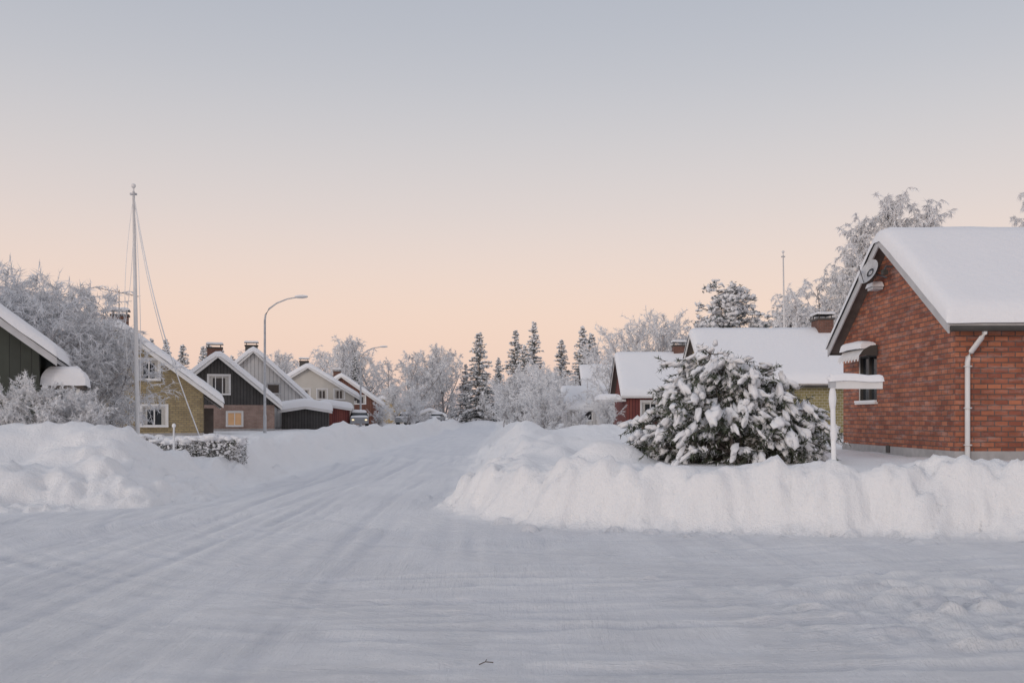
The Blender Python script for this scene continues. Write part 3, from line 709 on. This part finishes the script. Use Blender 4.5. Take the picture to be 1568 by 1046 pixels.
np.random.seed(8); g=Veg(); R=np.random.RandomState(8)
for i in range(14000):
    x=R.uniform(0,3.4); y=R.uniform(0,.7); z=R.uniform(0,.70+.05*math.sin(x*3))
    if R.rand()<.75: y=(R.choice([0,.7]) if R.rand()<.6 else y)+.04*math.sin(x*5)
    p=np.array([x,y,z]); f=R.randn(3); g.sliver(p,f,R.uniform(.06,.14),R.uniform(.008,.016),R.choice([0,1,2,3],p=[.2,.2,.22,.38]))
for i in range(220):
    xx=R.uniform(0,3.4); g.blob(np.array([xx,R.uniform(.0,.65),.69+.05*math.sin(xx*3)+R.randn()*.03]),R.randn(3)*np.array([1,1,.1]),R.uniform(.1,.22),R.uniform(.08,.15),R.uniform(.04,.08),2,ICO2)
for i in range(260):
    g.blob(np.array([R.uniform(0,3.4),0,R.uniform(.1,.65)]),R.randn(3)*np.array([1,1,.1]),R.uniform(.02,.07),R.uniform(.02,.05),R.uniform(.02,.04),2,ICO1)
me=g.build('hedge_mesh',['bark','needle','clump','frost'])
o=bpy.data.objects.new('snowy_clipped_hedge',me); scene.collection.objects.link(o); o.location=(-10.5,26.0,.44)

# ---------------------------------------------------------------- street furniture
def street_lamp(x,y,hgt=8.2,arm=2.2,k=1.):
    z=ground_z(x,y)-.3; E=empty('street_lamp',(x,y,z)); p=MB()
    H=hgt-z; 
    p.tube([(0,0,0),(0,0,1.4),(0,0,1.45),(0,0,H-1.3)],[.10*k,.10*k,.08*k,.06*k],'metal',10); p.build('pole',E,True)
    p=MB(); p.tube([(0,0,H-1.35),(.04,0,H-1.0),(.25,0,H-.65),(.7,0,H-.32),(1.3,0,H-.08),(arm-.35,0,H+.02)],[.06*k,.055*k,.05*k,.045*k,.04*k,.035*k],'metal',8); p.build('arm',E,True)
    p=MB(); h=MB()
    vs=[];pr=[(-.05,.05,.04),(.12,.11,.07),(.4,.13,.08),(.62,.09,.05),(.7,.03,.02)]
    pts=[(arm-.4+a,0,H+.03+a*.02) for a,_,_ in pr]
    n=10
    for (pp,(a,w_,h_)) in zip(pts,pr):
        for kk in range(n):
            t=2*math.pi*kk/n; vs.append((pp[0],w_*math.cos(t),pp[2]+h_*math.sin(t)))
    fs=[(i*n+kk,i*n+(kk+1)%n,(i+1)*n+(kk+1)%n,(i+1)*n+kk) for i in range(4) for kk in range(n)]
    p.mesh(vs,fs,'metal'); p.build('lamp_head',E,True)
    vs2=[(a,b_*.8,c+.045 if c>pts[0][2] else c) for a,b_,c in vs]; h.mesh(vs2,fs,'snow'); h.build('lamp_snow',E,True)
street_lamp(-14.4,58,8.7); street_lamp(-15.2,100,8.8,2.4,1.3); street_lamp(-14.8,150,9.0,2.6,1.4)

def flagpole(x,y,top,r=.07,ropes=True,base=None):
    z=ground_z(x,y)-.3; E=empty('flagpole',(x,y,z)); p=MB(); H=top-z
    lean=-.16
    P=lambda h:(lean*h/H*1.0,0,h)
    p.tube([P(0),P(H*.5),P(H-.3)],[r*1.1,r,r*.6],'white',10); p.build('pole',E,True)
    p=MB(); bm=ICO2; c=Vector(P(H-.1)); p.mesh([tuple(c+Vector(v)*.085) for v in bm[0]],bm[1],'white'); p.tube([P(H-.32),P(H-.15)],.03,'white'); p.box((c.x-.11,-.06,H-.42),(c.x+.11,.06,H-.36),'metal'); p.build('finial',E,True)
    if ropes:
        p=MB(); t=Vector(P(H-.4))
        def rope(a,b_,sag,dx=0,n=14,rr=.014):
            a=Vector(a);b_=Vector(b_); pts=[]
            for i in range(n+1):
                s_=i/n; q=a.lerp(b_,s_); q.x+=dx*math.sin(math.pi*s_); q.z-=sag*math.sin(math.pi*s_); pts.append(q)
            p.tube(pts,rr,'frostw',5)
        rope(t,(2.25,-.1,.55),0,-.28,rr=.022)
        rope(t,(-.62,.2,3.9),0,.12,rr=.010); rope(t,(-.30,-.2,3.2),0,-.18,rr=.010)
        rope(t,(.98,.1,3.6),0,-.12,rr=.014); rope(t,(.10,-.12,1.5),0,.12,rr=.012)
        p.build('ropes',E,True)
    return E
flagpole(-13.15,35,9.95); flagpole(16.5,60,11.8,.06,False)

E=empty('snow_marker_stake',(-8.5,25,ground_z(-8.5,25)-.1)); p=MB(); p.tube([(0,0,0),(.01,0,1.05)],[.03,.025],'frostw',8); p.build('stake',E,True)
p=MB(); p.mesh([(v[0]*.05+.01,v[1]*.05,v[2]*.06+1.07) for v in ICO2[0]],ICO2[1],'clump'); p.build('snow_tip',E,True)

zz=ground_z(5.86,18.2)
E=empty('street_name_sign',(5.86,18.2,zz-.15)); p=MB(); H=2.45-(zz-.15)
p.tube([(0.03,0,0),(.01,0,H*.5),(0,0,H)],.045,'frostw',10); p.build('post',E,True)
p=MB(); p.box((.02,-.045,H-.22),(.90,-.02,H-.03),'white'); p.box((-.06,-.06,H-.2),(.04,.06,H-.02),'metal'); p.build('sign_board',E)
p=MB(); snow_cap(p,-.08,.92,-.10,.05,lambda x:H-.04+.012*np.sin(x*7),.10,rnd=.09,amp=.03)
for i in range(14): 
    cx=-.05+i*.07; p.mesh([(v[0]*.07+cx,v[1]*.055-.03,v[2]*.05*random.uniform(.7,1.3)+H-.03) for v in ICO2[0]],ICO2[1],'clump')
p.build('sign_snow',E,True)
p=MB(); p.mesh([(v[0]*.07,v[1]*.07,v[2]*.25+H*.78) for v in ICO2[0]],ICO2[1],'clump'); p.mesh([(v[0]*.062+.02,v[1]*.06,v[2]*.2+H*.42) for v in ICO2[0]],ICO2[1],'clump'); p.build('post_frost',E,True)

def car(x,y,rot,lights=False):
    E=empty('parked_car',(x,y,ground_z(x,y)),math.radians(rot)); p=MB()
    prof=[(-2.1,.35),(-2.15,.8),(-1.9,.95),(-1.1,1.0),(-.6,1.42),(.9,1.45),(1.7,1.05),(2.1,.95),(2.15,.4)]
    W_=.85
    A=[(a,-W_+(.14 if b_>1.1 else 0),b_) for a,b_ in prof]; B=[(a,W_-(.14 if b_>1.1 else 0),b_) for a,b_ in prof]
    p.poly(A,'carpaint'); p.poly(B,'carpaint')
    for i in range(len(prof)):
        j=(i+1)%len(prof); mt='glass' if i in(3,5) else 'carpaint'
        p.poly([A[i],A[j],B[j],B[i]],mt)
    for sg in (-1,1):
        p.poly([(-1.0,sg*(W_+.004),1.03),(1.5,sg*(W_+.004),1.05),(.85,sg*(W_-.12),1.38),(-.6,sg*(W_-.12),1.36)],'glass')
    for wx in (-1.35,1.35):
        for sg in (-1,1): p.tube([(wx,sg*.62,.32),(wx,sg*.87,.32)],.32,'rubber',16)
    if lights:
        for sg in (-.6,.6): p.box((-2.2,sg-.1,.64),(-2.13,sg+.1,.75),'lamp')
    p.build('body',E)
    p=MB(); snow_cap(p,-.7,1.0,-.72,.72,lambda x:1.42+0*x,.22); snow_cap(p,-2.0,-1.1,-.8,.8,lambda x:.97+0*x,.12); p.build('car_snow',E,True)
car(-12.8,122,75); car(-14.6,95,100,True); car(-11.3,150,85)

E=empty('fallen_twig',(-.18,6.85,ground_z(-.18,6.85)+.01),.4); p=MB(); p.tube([(-.05,0,0),(0,.01,.012),(.055,0,.004)],.004,'bark',5); p.tube([(0,.01,.012),(.02,.035,.02)],.003,'bark',5); p.build('twig',E)

# ---------------------------------------------------------------- world / light / camera
w=bpy.data.worlds.new('World'); scene.world=w; w.use_nodes=True; nt=w.node_tree; nt.nodes.clear()
SUN_EL=6; SUN_AZ_FROM=(-.62,-.78)
out=nt.nodes.new('ShaderNodeOutputWorld'); add=nt.nodes.new('ShaderNodeAddShader')
sky=nt.nodes.new('ShaderNodeTexSky'); sky.sky_type='NISHITA'; sky.sun_disc=False; sky.sun_elevation=math.radians(SUN_EL); sky.sun_rotation=math.atan2(SUN_AZ_FROM[0],SUN_AZ_FROM[1])
b1=nt.nodes.new('ShaderNodeBackground'); b1.inputs['Strength'].default_value=.015; nt.links.new(sky.outputs[0],b1.inputs[0])
tc=nt.nodes.new('ShaderNodeTexCoord'); sp=nt.nodes.new('ShaderNodeSeparateXYZ'); nt.links.new(tc.outputs['Generated'],sp.inputs[0])
rp=nt.nodes.new('ShaderNodeValToRGB'); nt.links.new(sp.outputs[2],rp.inputs[0]); rp.color_ramp.interpolation='B_SPLINE'
def lin(c): return tuple(((v/255+.055)/1.055)**2.4 for v in c)
st=[(0,(226,196,187)),(.05,(236,204,190)),(.10,(239,210,194)),(.15,(232,211,201)),(.20,(221,208,204)),(.26,(207,202,203)),(.32,(193,193,199)),(.39,(178,182,192)),(.7,(178,180,191)),(1,(182,185,197))]
el=rp.color_ramp.elements
el[0].position=st[0][0]; el[0].color=(*lin(st[0][1]),1); el[1].position=1; el[1].color=(*lin(st[-1][1]),1)
for p_,c in st[1:-1]:
    e=el.new(p_); e.color=(*lin(c),1)
b2=nt.nodes.new('ShaderNodeBackground'); b2.inputs['Strength'].default_value=.98; nt.links.new(rp.outputs[0],b2.inputs[0])
nt.links.new(b1.outputs[0],add.inputs[0]); nt.links.new(b2.outputs[0],add.inputs[1]); nt.links.new(add.outputs[0],out.inputs[0])
sl=bpy.data.lights.new('sun','SUN'); sl.energy=.75; sl.angle=math.radians(12); sl.color=(1,.92,.87)
so=bpy.data.objects.new('sun',sl); scene.collection.objects.link(so)
dv=-Vector((SUN_AZ_FROM[0],SUN_AZ_FROM[1],math.tan(math.radians(SUN_EL+4)))).normalized()
so.rotation_euler=dv.to_track_quat('-Z','Y').to_euler()
cam=bpy.data.cameras.new('camera'); co_=bpy.data.objects.new('camera',cam); scene.collection.objects.link(co_)
cam.lens=35; cam.sensor_width=36; cam.shift_y=.0746; cam.clip_end=4000; cam.clip_start=.1
co_.location=(0,0,1.7); co_.rotation_euler=(math.radians(90),0,0)
scene.camera=co_
